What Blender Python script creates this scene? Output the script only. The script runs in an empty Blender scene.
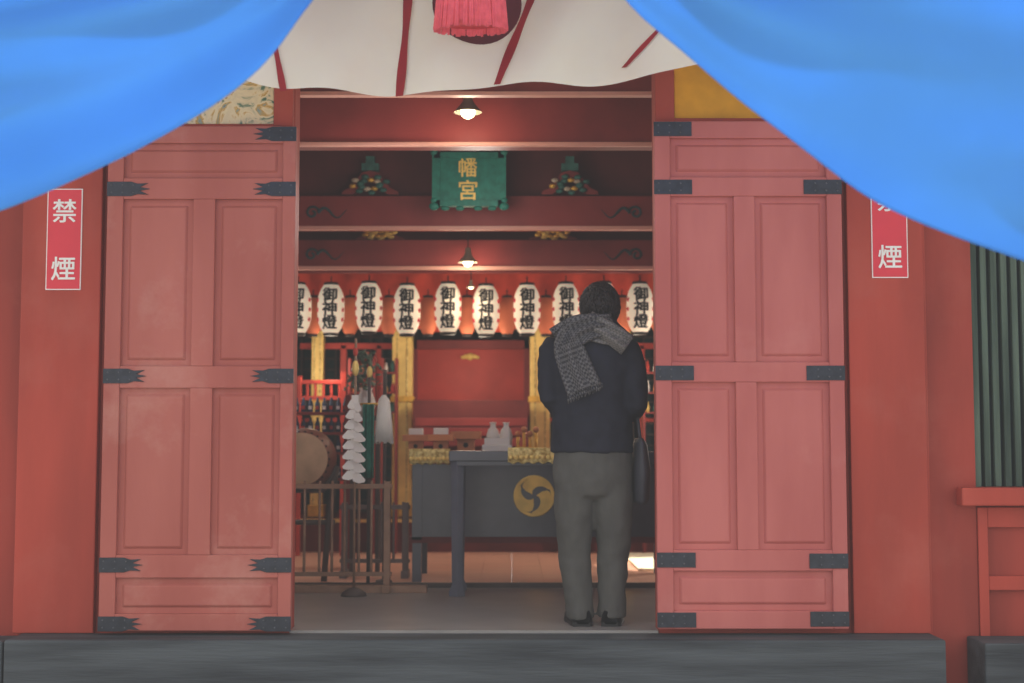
import bpy, bmesh, math, random
from mathutils import Vector, noise
random.seed(7)
S=bpy.context.scene
F=1400.0; TH=math.atan(104/1400.0); H=0.908; D=7.0
def W(px,py,y):
    """survey helper: photo measurement + known depth y (m) -> world x,z"""
    u=(px-512)/F; v=(341.5-py)/F
    t=(y+D)/(math.cos(TH)-v*math.sin(TH))
    return u*t, H+t*(math.sin(TH)+v*math.cos(TH))
def lin(c):
    r=[]
    for k in c:
        k=k/255.0
        r.append(k/12.92 if k<=0.04045 else ((k+0.055)/1.055)**2.4)
    return (r[0],r[1],r[2],1)
def mul(c,f): return (min(c[0]*f,1),min(c[1]*f,1),min(c[2]*f,1),1)
MATS={}
def mat(name,c,rough=0.6,metal=0.0,var=0.15,scale=6.0,bump=0.0,bscale=60,stretch=(1,1,1),c2=None,emit=0.0,trans=0.0,spec=0.3,lo=0.35,hi=0.65,wear=None,wamt=.6,wlo=.56,wsc=1.6,stops=None,dist=0):
    if name in MATS: return MATS[name]
    m=bpy.data.materials.new(name); m.use_nodes=True
    nt=m.node_tree; N=nt.nodes; L=nt.links
    b=N['Principled BSDF']; out=N['Material Output']
    c=lin(c); ca=mul(c,1-var); cb=lin(c2) if c2 else mul(c,1+var)
    tc=N.new('ShaderNodeTexCoord'); mp=N.new('ShaderNodeMapping'); mp.inputs['Scale'].default_value=stretch
    L.new(tc.outputs['Object'],mp.inputs['Vector'])
    nz=N.new('ShaderNodeTexNoise'); nz.inputs['Scale'].default_value=scale; nz.inputs['Detail'].default_value=6; nz.inputs['Distortion'].default_value=dist
    L.new(mp.outputs['Vector'],nz.inputs['Vector'])
    cr=N.new('ShaderNodeValToRGB'); cr.color_ramp.elements[0].position=lo; cr.color_ramp.elements[1].position=hi
    cr.color_ramp.elements[0].color=ca; cr.color_ramp.elements[1].color=cb
    if stops:
        for (p,q) in stops:
            e=cr.color_ramp.elements.new(p); e.color=lin(q)
    L.new(nz.outputs['Fac'],cr.inputs['Fac']); col=cr.outputs['Color']
    if wear:
        n3=N.new('ShaderNodeTexNoise'); n3.inputs['Scale'].default_value=wsc; n3.inputs['Detail'].default_value=9; n3.inputs['Roughness'].default_value=.65
        L.new(tc.outputs['Object'],n3.inputs['Vector'])
        mr=N.new('ShaderNodeMapRange'); mr.inputs['From Min'].default_value=wlo; mr.inputs['From Max'].default_value=wlo+.2; mr.inputs['To Max'].default_value=wamt
        L.new(n3.outputs['Fac'],mr.inputs['Value'])
        mw=N.new('ShaderNodeMixRGB'); mw.inputs[2].default_value=lin(wear); L.new(mr.outputs['Result'],mw.inputs[0]); L.new(col,mw.inputs[1]); col=mw.outputs[0]
    L.new(col,b.inputs['Base Color'])
    b.inputs['Roughness'].default_value=rough; b.inputs['Metallic'].default_value=metal
    b.inputs['Specular IOR Level'].default_value=spec
    if emit>0:
        L.new(col,b.inputs['Emission Color']); b.inputs['Emission Strength'].default_value=emit
    if bump>0:
        n2=N.new('ShaderNodeTexNoise'); n2.inputs['Scale'].default_value=bscale; n2.inputs['Detail'].default_value=4
        L.new(mp.outputs['Vector'],n2.inputs['Vector'])
        bp=N.new('ShaderNodeBump'); bp.inputs['Strength'].default_value=bump; bp.inputs['Distance'].default_value=0.01
        L.new(n2.outputs['Fac'],bp.inputs['Height']); L.new(bp.outputs['Normal'],b.inputs['Normal'])
    if trans>0:
        tr=N.new('ShaderNodeBsdfTranslucent'); L.new(col,tr.inputs['Color'])
        mx=N.new('ShaderNodeMixShader'); mx.inputs[0].default_value=trans
        L.new(b.outputs[0],mx.inputs[1]); L.new(tr.outputs[0],mx.inputs[2]); L.new(mx.outputs[0],out.inputs['Surface'])
    MATS[name]=m; return m
# ---------------------------------------------------------------- mesh builder
class MB:
    def __init__(s): s.v=[]; s.f=[]; s.m=[]; s.s=[]; s.mats=[]
    def mi(s,m):
        if m not in s.mats: s.mats.append(m)
        return s.mats.index(m)
    def add(s,vs,fs,m,smooth=False):
        o=len(s.v); s.v+= [tuple(v) for v in vs]; k=s.mi(m)
        for f in fs: s.f.append([i+o for i in f]); s.m.append(k); s.s.append(smooth)
    def box(s,x0,x1,y0,y1,z0,z1,m):
        if x0>x1:x0,x1=x1,x0
        if y0>y1:y0,y1=y1,y0
        if z0>z1:z0,z1=z1,z0
        v=[(x0,y0,z0),(x1,y0,z0),(x1,y1,z0),(x0,y1,z0),(x0,y0,z1),(x1,y0,z1),(x1,y1,z1),(x0,y1,z1)]
        s.add(v,[(0,3,2,1),(4,5,6,7),(0,1,5,4),(1,2,6,5),(2,3,7,6),(3,0,4,7)],m)
    def pbox(s,a,b,c,d,y0,y1,m):
        mid=(c+d)/2
        s.box(W(a,mid,y0)[0],W(b,mid,y0)[0],y0,y1,W(a,d,y0)[1],W(a,c,y0)[1],m)
    def prism(s,poly,y0,y1,m,smooth=False):
        n=len(poly); a=sum(poly[i][0]*poly[(i+1)%n][1]-poly[(i+1)%n][0]*poly[i][1] for i in range(n))
        if a<0: poly=poly[::-1]
        v=[(p[0],y0,p[1]) for p in poly]+[(p[0],y1,p[1]) for p in poly]
        f=[list(range(n)),list(range(2*n-1,n-1,-1))]+[[i,i+n,(i+1)%n+n,(i+1)%n] for i in range(n)]
        s.add(v,f,m,smooth)
    def loft(s,rings,m,seg=20,smooth=True,cap=True):
        v=[];f=[]
        for (cx,cy,cz,rx,ry) in rings:
            for i in range(seg):
                a=2*math.pi*i/seg; v.append((cx+rx*math.cos(a),cy+ry*math.sin(a),cz))
        n=len(rings)
        for j in range(n-1):
            for i in range(seg):
                k=(i+1)%seg; f.append([j*seg+i,j*seg+k,(j+1)*seg+k,(j+1)*seg+i])
        if cap: f.append(list(range(seg))[::-1]); f.append([(n-1)*seg+i for i in range(seg)])
        s.add(v,f,m,smooth)
    def tube(s,path,rad,m,seg=10,smooth=True,flat=1.0):
        P=[Vector(p) for p in path]; n=len(P)
        if not isinstance(rad,(list,tuple)): rad=[rad]*n
        v=[];f=[]; pu=None
        for j in range(n):
            t=(P[min(j+1,n-1)]-P[max(j-1,0)]).normalized()
            if pu is None: pu=t.orthogonal().normalized()
            u=(pu-t*pu.dot(t)).normalized(); pu=u; w=t.cross(u)
            for i in range(seg):
                a=2*math.pi*i/seg; q=P[j]+u*(rad[j]*math.cos(a))+w*(rad[j]*flat*math.sin(a)); v.append(tuple(q))
        for j in range(n-1):
            for i in range(seg):
                k=(i+1)%seg; f.append([j*seg+i,j*seg+k,(j+1)*seg+k,(j+1)*seg+i])
        f.append(list(range(seg))[::-1]); f.append([(n-1)*seg+i for i in range(seg)])
        s.add(v,f,m,smooth)
    def lathe(s,prof,c,m,seg=24,axis='z',smooth=True):
        v=[];f=[]
        for (r,h) in prof:
            for i in range(seg):
                a=2*math.pi*i/seg; p=(r*math.cos(a),r*math.sin(a),h)
                if axis=='y': p=(p[0],p[2],-p[1])
                if axis=='x': p=(p[2],p[0],p[1])
                v.append((p[0]+c[0],p[1]+c[1],p[2]+c[2]))
        n=len(prof)
        for j in range(n-1):
            for i in range(seg):
                k=(i+1)%seg; f.append([j*seg+i,j*seg+k,(j+1)*seg+k,(j+1)*seg+i])
        s.add(v,f,m,smooth)
    def ball(s,c,r,m,seg=16,rings=10):
        if not isinstance(r,(tuple,list)): r=(r,r,r)
        v=[];f=[]
        for j in range(rings+1):
            ph=math.pi*j/rings
            for i in range(seg):
                a=2*math.pi*i/seg
                v.append((c[0]+r[0]*math.sin(ph)*math.cos(a),c[1]+r[1]*math.sin(ph)*math.sin(a),c[2]-r[2]*math.cos(ph)))
        for j in range(rings):
            for i in range(seg):
                k=(i+1)%seg; f.append([j*seg+i,j*seg+k,(j+1)*seg+k,(j+1)*seg+i])
        s.add(v,f,m,True)
    def grid(s,fn,nu,nv,m,smooth=True):
        v=[fn(i/nu,j/nv) for j in range(nv+1) for i in range(nu+1)]
        f=[[j*(nu+1)+i,j*(nu+1)+i+1,(j+1)*(nu+1)+i+1,(j+1)*(nu+1)+i] for j in range(nv) for i in range(nu)]
        s.add(v,f,m,smooth)
    def obj(s,name,bevel=0,parent=None,remesh=0,smooth_it=0,solid=0,disp=0,dscale=.1):
        me=bpy.data.meshes.new(name); me.from_pydata(s.v,[],s.f)
        for m in s.mats: me.materials.append(m)
        for i,p in enumerate(me.polygons): p.material_index=s.m[i]; p.use_smooth=s.s[i]
        me.validate()
        if remesh:
            bm=bmesh.new(); bm.from_mesh(me); bmesh.ops.remove_doubles(bm,verts=bm.verts,dist=1e-5)
            bmesh.ops.recalc_face_normals(bm,faces=bm.faces); bm.to_mesh(me); bm.free()
        me.update()
        o=bpy.data.objects.new(name,me); S.collection.objects.link(o)
        if bevel:
            b=o.modifiers.new('bevel','BEVEL'); b.width=bevel; b.segments=2; b.limit_method='ANGLE'; b.angle_limit=math.radians(40)
        if solid:
            b=o.modifiers.new('sol','SOLIDIFY'); b.thickness=solid
        if remesh:
            r=o.modifiers.new('rm','REMESH'); r.mode='VOXEL'; r.voxel_size=remesh; r.use_smooth_shade=True
        if disp:
            tx=bpy.data.textures.new(name+'_folds','CLOUDS'); tx.noise_scale=dscale; tx.noise_depth=1
            d=o.modifiers.new('folds','DISPLACE'); d.texture=tx; d.strength=disp; d.mid_level=.5; d.texture_coords='LOCAL'
        if smooth_it:
            q=o.modifiers.new('sm','SMOOTH'); q.iterations=smooth_it; q.factor=0.5
        if parent: o.parent=parent
        return o
def empty(name):
    e=bpy.data.objects.new(name,None); S.collection.objects.link(e); return e
# ---------------------------------------------------------------- text
_tc={}
def glyph(ch,size,bold=0.0,slices=0):
    key=(ch,size,bold,slices)
    if key in _tc: return _tc[key]
    cu=bpy.data.curves.new('t','FONT'); cu.body=ch; cu.size=1.0; cu.resolution_u=3
    o=bpy.data.objects.new('t',cu); S.collection.objects.link(o)
    dg=bpy.context.evaluated_depsgraph_get(); me=bpy.data.meshes.new_from_object(o.evaluated_get(dg))
    bm=bmesh.new(); bm.from_mesh(me)
    if len(bm.verts):
        xs=[v.co.x for v in bm.verts]; ys=[v.co.y for v in bm.verts]
        cx=(min(xs)+max(xs))/2; cy=(min(ys)+max(ys))/2; w=max(xs)-min(xs); h=max(ys)-min(ys)
        for v in bm.verts: v.co.x=(v.co.x-cx)*size/w; v.co.y=(v.co.y-cy)*size/h; v.co.z=0
        for k in range(1,slices):
            xx=-size/2+size*k/slices
            bmesh.ops.bisect_plane(bm,geom=bm.verts[:]+bm.edges[:]+bm.faces[:],plane_co=(xx,0,0),plane_no=(1,0,0))
    bm.verts.index_update()
    V=[tuple(v.co) for v in bm.verts]; Fc=[[v.index for v in f.verts] for f in bm.faces]
    bm.free(); bpy.data.objects.remove(o)
    vs=[];fs=[]; d=bold*size
    offs=[(0,0)] if not bold else [(d,0),(-d,0),(0,d*.7),(0,-d*.7),(d*.7,d*.5),(-d*.7,d*.5),(d*.7,-d*.5),(-d*.7,-d*.5)]
    for q,(a,b_) in enumerate(offs):
        o_=len(vs); vs+=[(p[0]+a,p[1]+b_,q*.0003) for p in V]; fs+=[[i+o_ for i in f] for f in Fc]
    _tc[key]=(vs,fs); return vs,fs
# ---------------------------------------------------------------- materials
door_l=mat('door_paint_faded',(170,90,80),.68,var=.06,scale=2.2,bump=.12,bscale=25,stretch=(1.5,1,.4),c2=(186,108,97),lo=.3,hi=.8,wear=(204,156,142),wamt=.45,wlo=.54,wsc=2.0)
door_r=mat('door_paint_pink_lit',(184,98,93),.65,var=.05,scale=2.2,bump=.08,bscale=25,stretch=(1.5,1,.4),c2=(196,112,106),wear=(206,140,132),wamt=.3,wlo=.58,wsc=2.0)  # pinker light on the right leaf is in the base colour; wear is wear
red_post=mat('vermilion_post',(168,66,52),.65,var=.14,scale=2.5,bump=.12,bscale=20,stretch=(1.5,1,.3),wear=(180,96,82),wamt=.4,wlo=.52)
red_wall=mat('vermilion_wall',(152,58,46),.65,var=.16,scale=3,bump=.12,bscale=20,stretch=(1.5,1,.3),wear=(172,92,78),wamt=.4,wlo=.54)
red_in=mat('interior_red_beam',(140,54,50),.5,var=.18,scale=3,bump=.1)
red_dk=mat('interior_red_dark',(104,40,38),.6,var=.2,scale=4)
red_lt=mat('beam_edge_lit',(230,168,150),.5,var=.05)  # light caught on the beams' lower edges, painted as pale trim
iron=mat('door_iron',(50,54,63),.45,.2,var=.2,scale=30)
iron_h=mat('iron_nail',(90,92,98),.4,.5)
stone=mat('threshold_weathered_wood',(56,62,68),.65,var=.25,scale=4,bump=.4,bscale=30,stretch=(.25,3,3),c2=(80,87,92))
floor_m=mat('worn_floor_grey',(150,146,142),.3,var=.1,scale=4,bump=.04,spec=.55)
floor_w=mat('wood_floor_tan',(236,180,154),.4,var=.07,scale=3,stretch=(1,6,1))
ground_m=mat('ground_gravel',(175,168,158),.9,var=.15,scale=20,bump=.3)
wood_dk=mat('dark_wood',(84,72,68),.5,var=.2,scale=8)
wood_lt=mat('hinoki_wood',(205,130,85),.5,var=.12,scale=10)
gold=mat('gold_leaf',(235,185,80),.35,.4,var=.15,scale=20,bump=.1)
gold_p=mat('gold_pillar',(250,216,128),.4,.1,var=.08,scale=12)
gold_c=mat('gold_crest',(240,204,112),.4,.05,var=.12,scale=12)
gold_cloth=mat('gold_brocade',(210,170,75),.6,.05,var=.35,scale=45,c2=(250,232,160))
gold_paint=mat('gold_transom',(220,158,34),.6,var=.12)
lacq=mat('black_lacquer',(74,76,88),.3,var=.18,scale=5,spec=.5)
teal=mat('dark_teal',(46,70,72),.6,var=.3,scale=10)
green=mat('plaque_green',(34,116,98),.5,var=.2,scale=20)
green_d=mat('carving_green',(60,112,100),.5,var=.3,scale=20)
green_w=mat('window_green_bar',(56,76,68),.8,var=.45,scale=14,stretch=(1,1,.08),bump=.4,c2=(100,118,104),lo=.3,hi=.8)
white=mat('white_paper',(240,238,232),.7,var=.03)
sign_red=mat('sign_red',(218,60,74),.4,var=.04)
black=mat('black_ink',(24,22,24),.6,var=.05)
lan=mat('lantern_paper',(248,234,210),.7,var=.04,emit=.25)
lan2=mat('lantern_paper_orange_lit',(206,112,76),.7,var=.08,emit=.03)  # white paper in dim orange light; that light is put into the colour
lan_cap=mat('lantern_cap',(40,34,34),.5)
val=mat('valance_orange_red',(206,76,54),.7,var=.15,scale=6)
blue=mat('blue_curtain_cloth',(96,176,244),.75,var=.04,scale=2,trans=.5,spec=.03)
cream=mat('cream_curtain_cloth',(255,249,230),.8,var=.03,scale=3,trans=.3,spec=.05)
ribbon=mat('dark_red_ribbon',(150,24,34),.6,var=.15)
tassel_m=mat('tassel_pink_red',(255,100,112),.6,var=.15,scale=30)
crest_m=mat('crest_dark_red',(92,22,34),.7)
tanw=mat('rack_tan',(150,118,96),.5,var=.2,scale=10); greyw=mat('rack_grey',(118,106,104),.5,var=.2,scale=10)
# ---------------------------------------------------------------- room shell
xl=W(292,400,0)[0]; xr=W(657,400,0)[0]
b=MB(); b.box(-3.2,3.2,.165,2.05,-.12,0,floor_m); b.box(xl+.004,xr-.004,-.02,.165,-.12,0,floor_m); b.obj('floor')
b=MB()
for i in range(30):
    x=-3.2+i*.2133; b.box(x,x+.2115,2.1,6.0,-.12,.012,floor_w)
b.obj('floor_inner_planks')
b=MB(); b.box(-3.2,3.2,2.05,2.1,-.12,.03,wood_dk); b.obj('trim_1',.004)
b=MB(); b.box(-14,14,-16,-.62,-.7,-.55,ground_m); b.box(-5,5,-.62,-.02,-.7,-.56,ground_m); b.obj('ground')
b=MB()
x0=W(5,640,-.25)[0]; x1=W(945,640,-.25)[0]
b.box(x0,x1,-.27,-.022,-.30,-.012,stone); b.box(x0-.01,x1+.01,-.295,-.022,-.56,-.305,stone)
b.obj('threshold_beam',.012)
xL0=W(22,400,0)[0]; xR1=W(928,400,0)[0]
ztop=3.22
b=MB()
b.box(xL0,xl,0,.16,-.56,ztop,red_post)
x=xL0
for i in range(7):
    b.box(x-.31,x-.004,.04,.12,-.56,ztop,red_wall); x-=.31
b.box(W(18,400,-.05)[0],W(98,400,-.05)[0],-.05,.0,-.011,ztop,red_post)
b.obj('wall_front_left',.006)
b=MB()
b.box(xr,xR1,0,.16,-.56,ztop,red_post)
b.box(W(850,400,-.05)[0],W(926,400,-.05)[0],-.05,.0,-.011,ztop,red_post)
xw0=W(974,400,.03)[0]; zs=W(1000,487,.05)[1]
b.box(xR1-.01,xw0,.03,.16,-.56,ztop,red_wall)
b.box(xw0,4.6,.06,.16,-.56,zs-.06,red_wall)
b.box(xw0+.052,4.6,.03,.059,.19,.26,red_post)
b.box(xw0+.052,4.6,.03,.059,zs-.2,zs-.1,red_post)
b.box(xw0+.001,xw0+.05,.02,.058,-.56,zs-.1,red_post)
b.box(xw0,4.6,.04,.16,W(1000,240,.05)[1],ztop,red_wall)
b.obj('wall_front_right',.004)
b=MB(); b.box(xl,xr,.0,.16,3.05,ztop,red_post); b.obj('lintel_beam',.004)
b=MB(); b.box(W(962,495,-.06)[0],4.6,-.06,.2,zs-.09,zs,red_post); b.obj('window_sill',.008)
b=MB(); b.box(W(968,650,-.1)[0]+.03,4.6,-.26,.012,-.56,-.03,stone); b.obj('trim_2',.008)
b=MB(); b.box(-4.6,x0-.03,-.2,.02,-.56,-.03,stone); b.obj('trim_3',.008)
b=MB(); zt=W(1000,240,.05)[1]; x=xw0+.03
b.box(xw0,4.6,.15,.16,zs,zt,teal)
b.box(xw0,xw0+.035,.05,.14,zs,zt,green_w)
while x<4.5:
    x+=.052; b.prism([(x-.016,zs),(x+.016,zs),(x+.016,zt),(x-.016,zt)],.09,.12,green_w)
b.obj('window_1',.003)
paint=mat('painted_transom',(60,84,70),.6,var=.3,scale=7,c2=(120,84,48),lo=.25,hi=.75,dist=2.2,stops=[(.38,(96,132,104)),(.45,(226,210,170)),(.54,(238,222,180)),(.60,(204,160,70)),(.66,(150,170,160))])
b=MB(); b.pbox(150,274,60,124,-.028,-.004,paint); b.pbox(274,293,60,126,-.05,-.004,red_post); b.pbox(100,274,124,128,-.05,-.004,red_post)
b.obj('painting_panel',.003)
b=MB(); b.pbox(674,770,50,120,-.028,-.004,gold_paint); b.pbox(655,674,50,122,-.05,-.004,red_post); b.pbox(674,800,118,123,-.05,-.004,red_post)
b.obj('gold_panel',.003)
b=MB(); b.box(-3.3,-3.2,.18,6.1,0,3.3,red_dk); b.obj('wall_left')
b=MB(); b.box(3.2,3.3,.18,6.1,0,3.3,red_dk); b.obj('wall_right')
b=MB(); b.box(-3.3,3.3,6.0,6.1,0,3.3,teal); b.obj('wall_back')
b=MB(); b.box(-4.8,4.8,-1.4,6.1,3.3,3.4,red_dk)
x=-4.6
while x<4.7:
    b.box(x,x+.07,-1.35,6,3.225,3.3,red_in); x+=.28
b.obj('ceiling')
# ---------------------------------------------------------------- door leaves
def leaf(name,A,m,forked):
    y=-.11; t=.055; b=MB()
    X=lambda p:W(p,400,y)[0]
    Z=lambda p:W(500,p,y)[1]
    L,R=X(A['l']),X(A['r']); T,B=Z(A['t']),Z(A['b'])
    b.box(L,R,y+.024,y+t,B,T,m)
    il,ir,m0,m1=A['il'],A['ir'],A['m0'],A['m1']
    def strip(a,bb,c,d): b.box(X(a),X(bb),y,y+.026,Z(d),Z(c),m)
    strip(A['l'],il,A['t'],A['b']); strip(ir,A['r'],A['t'],A['b'])
    rl=A['rails']
    for (c,d) in rl: b.box(X(il),X(ir),y,y+.026,Z(d),Z(c),m)
    for i in (1,2): b.box(X(m0),X(m1),y,y+.026,Z(rl[i+1][0]),Z(rl[i][1]),m)
    def field(a,bb,c,d):
        g=6
        x0,x1,z0,z1=X(a+g),X(bb-g),Z(d-g),Z(c+g); e=.012
        v=[(x0,y+.024,z0),(x1,y+.024,z0),(x1,y+.024,z1),(x0,y+.024,z1),(x0+e,y+.012,z0+e),(x1-e,y+.012,z0+e),(x1-e,y+.012,z1-e),(x0+e,y+.012,z1-e)]
        b.add(v,[(4,5,6,7),(0,1,5,4),(1,2,6,5),(2,3,7,6),(3,0,4,7)],m)
    field(il,ir,rl[0][1],rl[1][0]); field(il,ir,rl[3][1],rl[4][0])
    for i in (1,2):
        field(il,m0,rl[i][1],rl[i+1][0]); field(m1,ir,rl[i][1],rl[i+1][0])
    o=b.obj(name,.004)
    h=MB()
    for (side,py) in A['fit']:
        w=.195; hh=.036; zc=Z(py)
        x=L-.002 if side=='l' else R+.002; sg=1 if side=='l' else -1
        if forked: pl=[(0,-1),(.62,-1),(.78,-.72),(1.05,-.8),(.84,-.25),(1.1,0),(.84,.25),(1.05,.8),(.78,.72),(.62,1),(0,1)]
        else: pl=[(0,-1),(.97,-1),(.97,1),(0,1)]
        h.prism([(x+sg*p[0]*w,zc+p[1]*hh) for p in pl],y-.006,y+.002,iron)
        for k in (.12,.4,.68):
            for q in (-.5,.5): h.ball((x+sg*k*w,y-.006,zc+q*hh),(.005,.004,.005),iron_h,8,6)
    h.obj('fittings',.0015,parent=o)
leaf('door_1',dict(l=103,r=293,t=126,b=631,il=119,ir=280,m0=190,m1=212,rails=[(126,143),(178,199),(366,388),(555,578),(614,631)],
   fit=[('l',189),('l',376),('l',565),('l',624),('r',134),('r',189),('r',376),('r',565),('r',624)]),door_l,True)
leaf('door_2',dict(l=656,r=845,t=121,b=629,il=672,ir=830,m0=736,m1=757,rails=[(121,138),(177,196),(362,382),(550,571),(611,629)],
   fit=[('l',129),('l',187),('l',373),('l',560),('l',620),('r',187),('r',373),('r',561),('r',619)]),door_r,False)
# ---------------------------------------------------------------- signs
def sign(name,a,bb,c,d,y):
    b=MB(); x0,z1=W(a,(c+d)/2,y)[0],W(a,c,y)[1]; x1,z0=W(bb,(c+d)/2,y)[0],W(bb,d,y)[1]
    b.box(x0,x1,y-.006,y,z0,z1,white); b.box(x0+.005,x1-.005,y-.008,y-.006,z0+.005,z1-.005,sign_red)
    cx=(x0+x1)/2; hh=z1-z0
    for ch,fz in (('禁',.78),('煙',.21)):
        vs,fs=glyph(ch,.116,.016)
        b.add([(cx+v[0],y-.009-v[2],z0+fz*hh+v[1]) for v in vs],fs,white)
    b.obj(name)
sign('no_smoking_sign',47,82,189,290,-.05)
sign('no_smoking_sign.001',871,907,178,278,-.05)
# ---------------------------------------------------------------- curtains
def interp(pts,t):
    n=len(pts)-1; k=min(int(t*n),n-1); f=t*n-k
    p0=pts[max(k-1,0)];p1=pts[k];p2=pts[k+1];p3=pts[min(k+2,n)]
    return tuple(.5*((2*b_)+(-a_+c_)*f+(2*a_-5*b_+4*c_-d_)*f*f+(-a_+3*b_-3*c_+d_)*f**3) for a_,b_,c_,d_ in zip(p0,p1,p2,p3))
def drape(name,Bp,Tp,y,phase,nf,amp):
    b=MB()
    def fn(u,v):
        p=interp(Bp,u); q=interp(Tp,u)
        px=p[0]*(1-v)+q[0]*v; py=p[1]*(1-v)+q[1]*v
        span=math.hypot(p[0]-q[0],p[1]-q[1])/300
        x,z=W(px,py,y)
        f1=math.sin(nf*v*math.pi*2+phase+1.5*u)
        dy=amp*f1*(1-.3*v)+.5*amp*math.sin(nf*2.1*v*6.28+phase*2-2.4*u+1.5*math.sin(3*u))+.1*noise.noise(Vector((x*1.2,z*3,phase)))
        return (x,y+dy*min(1,span*1.2+.2),z)
    b.grid(fn,90,110,blue); return b.obj(name,solid=.002)
drape('blue_curtain',[(345,-60),(302,0),(270,40),(230,75),(170,116),(100,158),(0,203),(-120,242)],
   [(395,-225),(360,-225),(330,-225),(290,-225),(240,-225),(160,-225),(20,-225),(-120,-225)],-2.5,.6,2.1,.07)
drape('blue_curtain.001',[(585,-60),(630,0),(680,46),(750,108),(830,172),(900,214),(1024,266),(1180,312)],
   [(540,-225),(570,-225),(610,-225),(670,-225),(760,-225),(850,-225),(1000,-225),(1180,-225)],-2.5,2.1,1.5,.065)
b=MB(); zt_=W(512,-232,-2.5)[1]+.03
b.tube([(-2.9,-2.5,zt_),(2.9,-2.5,zt_)],.03,wood_dk)
for xx in (-2.87,2.87): b.tube([(xx,-2.5,-.55),(xx,-2.5,zt_+.05)],.04,wood_dk)
b.obj('curtain_pole')
cb=[(190,60),(230,76),(283,89),(340,91),(398,94),(450,91),(500,87),(560,83),(620,81),(660,74),(700,64),(760,50)]
yw=-.55
def wy0(x,z): return yw+.035*math.sin(x*7+z*2)+.03*math.sin(x*13-z*6)+.06*noise.noise(Vector((x*1.8,z*1.8,3)))
def wfn(u,v):
    p=interp(cb,u); x,z=W(p[0],p[1],yw); zz=z*(1-v)+3.21*v
    return (x,wy0(x,zz),zz)
b=MB(); b.grid(wfn,140,40,cream)
for (a,c,e,f_,w) in [(270,15,284,92,6),(409,-20,399,95,8),(536,-15,497,86,8),(674,18,624,67,6)]:
    n=22; vs=[];fs=[]
    for i in range(n+1):
        t=i/n; ww=w*(1+.2*math.sin(t*9+a)); px=a+(e-a)*t; py=c+(f_-c)*t
        for sx in (-1,-.33,.33,1):
            x,z=W(px+sx*ww/2,py,yw); vs.append((x,wy0(x,z)-.012,z))
    fs=[[4*i+q,4*i+q+1,4*i+5+q,4*i+4+q] for i in range(n) for q in range(3)]
    b.add(vs,fs,ribbon,True)
cx,cz=W(477,3,yw); R=.21; vs=[];fs=[];K=8
for j in range(K+1):
    for i in range(40):
        a=i*math.tau/40; x=cx+R*j/K*math.cos(a); z=cz+R*j/K*math.sin(a); vs.append((x,wy0(x,z)-.012,z))
for j in range(K):
    for i in range(40): k=(i+1)%40; fs.append([j*40+i,j*40+k,(j+1)*40+k,(j+1)*40+i])
b.add(vs,fs,crest_m,True)
wc=b.obj('white_curtain')
b=MB(); tx,tz=W(471,32,-.78); yt=-.80
b.tube([(tx,yt,3.22),(tx,yt,tz+.42)],.02,tassel_m)
b.ball((tx,yt,tz+.40),(.08,.08,.07),tassel_m)
b.loft([(tx,yt,tz+.36,.085,.07),(tx,yt,tz+.2,.14,.075),(tx,yt,tz+.03,.155,.08)],tassel_m)
for i in range(220):
    a=random.random()*math.tau; k=.97+random.random()*.07
    b.tube([(tx+.08*math.cos(a),yt+.07*math.sin(a),tz+.36),(tx+.145*k*math.cos(a),yt+.078*k*math.sin(a),tz+.18),(tx+.16*k*math.cos(a),yt+.082*k*math.sin(a),tz+random.uniform(-.004,.010))],.006,tassel_m,6)
b.obj('red_tassel')
# ---------------------------------------------------------------- interior beams
def beam(name,py0,py1,y,dep,swirl=False,m=red_in):
    b=MB(); z1=W(470,py0,y)[1]; z0=W(470,py1,y)[1]
    b.box(-3.19,3.19,y,y+dep,z0,z1,m)
    b.box(-3.19,3.19,y-.02,y+.02,z0-.022,z0+.004,red_lt)
    if swirl:
        for sx in (-1,1):
            bx_=W(474,200,y)[0]; xe=bx_+sx*(W(474+170,200,y)[0]-bx_)
            zc=(z0+z1)/2; pts=[]
            for i in range(24):
                t=i/23; r=.05*(1-t*.8); a=t*8
                pts.append((xe-sx*(.06)-sx*r*math.cos(a),y-.004,zc-.01+r*math.sin(a)))
            b.tube(pts,.009,teal,6)
            pts=[(xe-sx*(.1+.2*t),y-.004,zc+.035*math.sin(t*7)-.01) for t in [i/12 for i in range(13)]]
            b.tube(pts,[.013*(1-i/14) for i in range(13)],teal,6)
    b.obj(name,.006)
beam('beam',97,143,1.2,.22)
beam('beam.001',196,227,2.7,.2,True)
beam('beam.002',240,267,3.3,.2,True)
b=MB(); z=W(470,95,.5)[1]; b.box(-3.19,3.19,.5,.56,z-.0,z+.02,red_lt); b.box(-3.19,3.19,.52,.64,z+.02,z+.2,red_in); b.obj('beam.003')
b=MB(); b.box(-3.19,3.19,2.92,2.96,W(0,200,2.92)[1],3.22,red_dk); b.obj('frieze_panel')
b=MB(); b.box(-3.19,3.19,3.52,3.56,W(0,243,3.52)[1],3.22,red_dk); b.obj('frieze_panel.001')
fl=mat('carved_flower',(206,190,160),.6,var=.2,scale=30)
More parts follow.
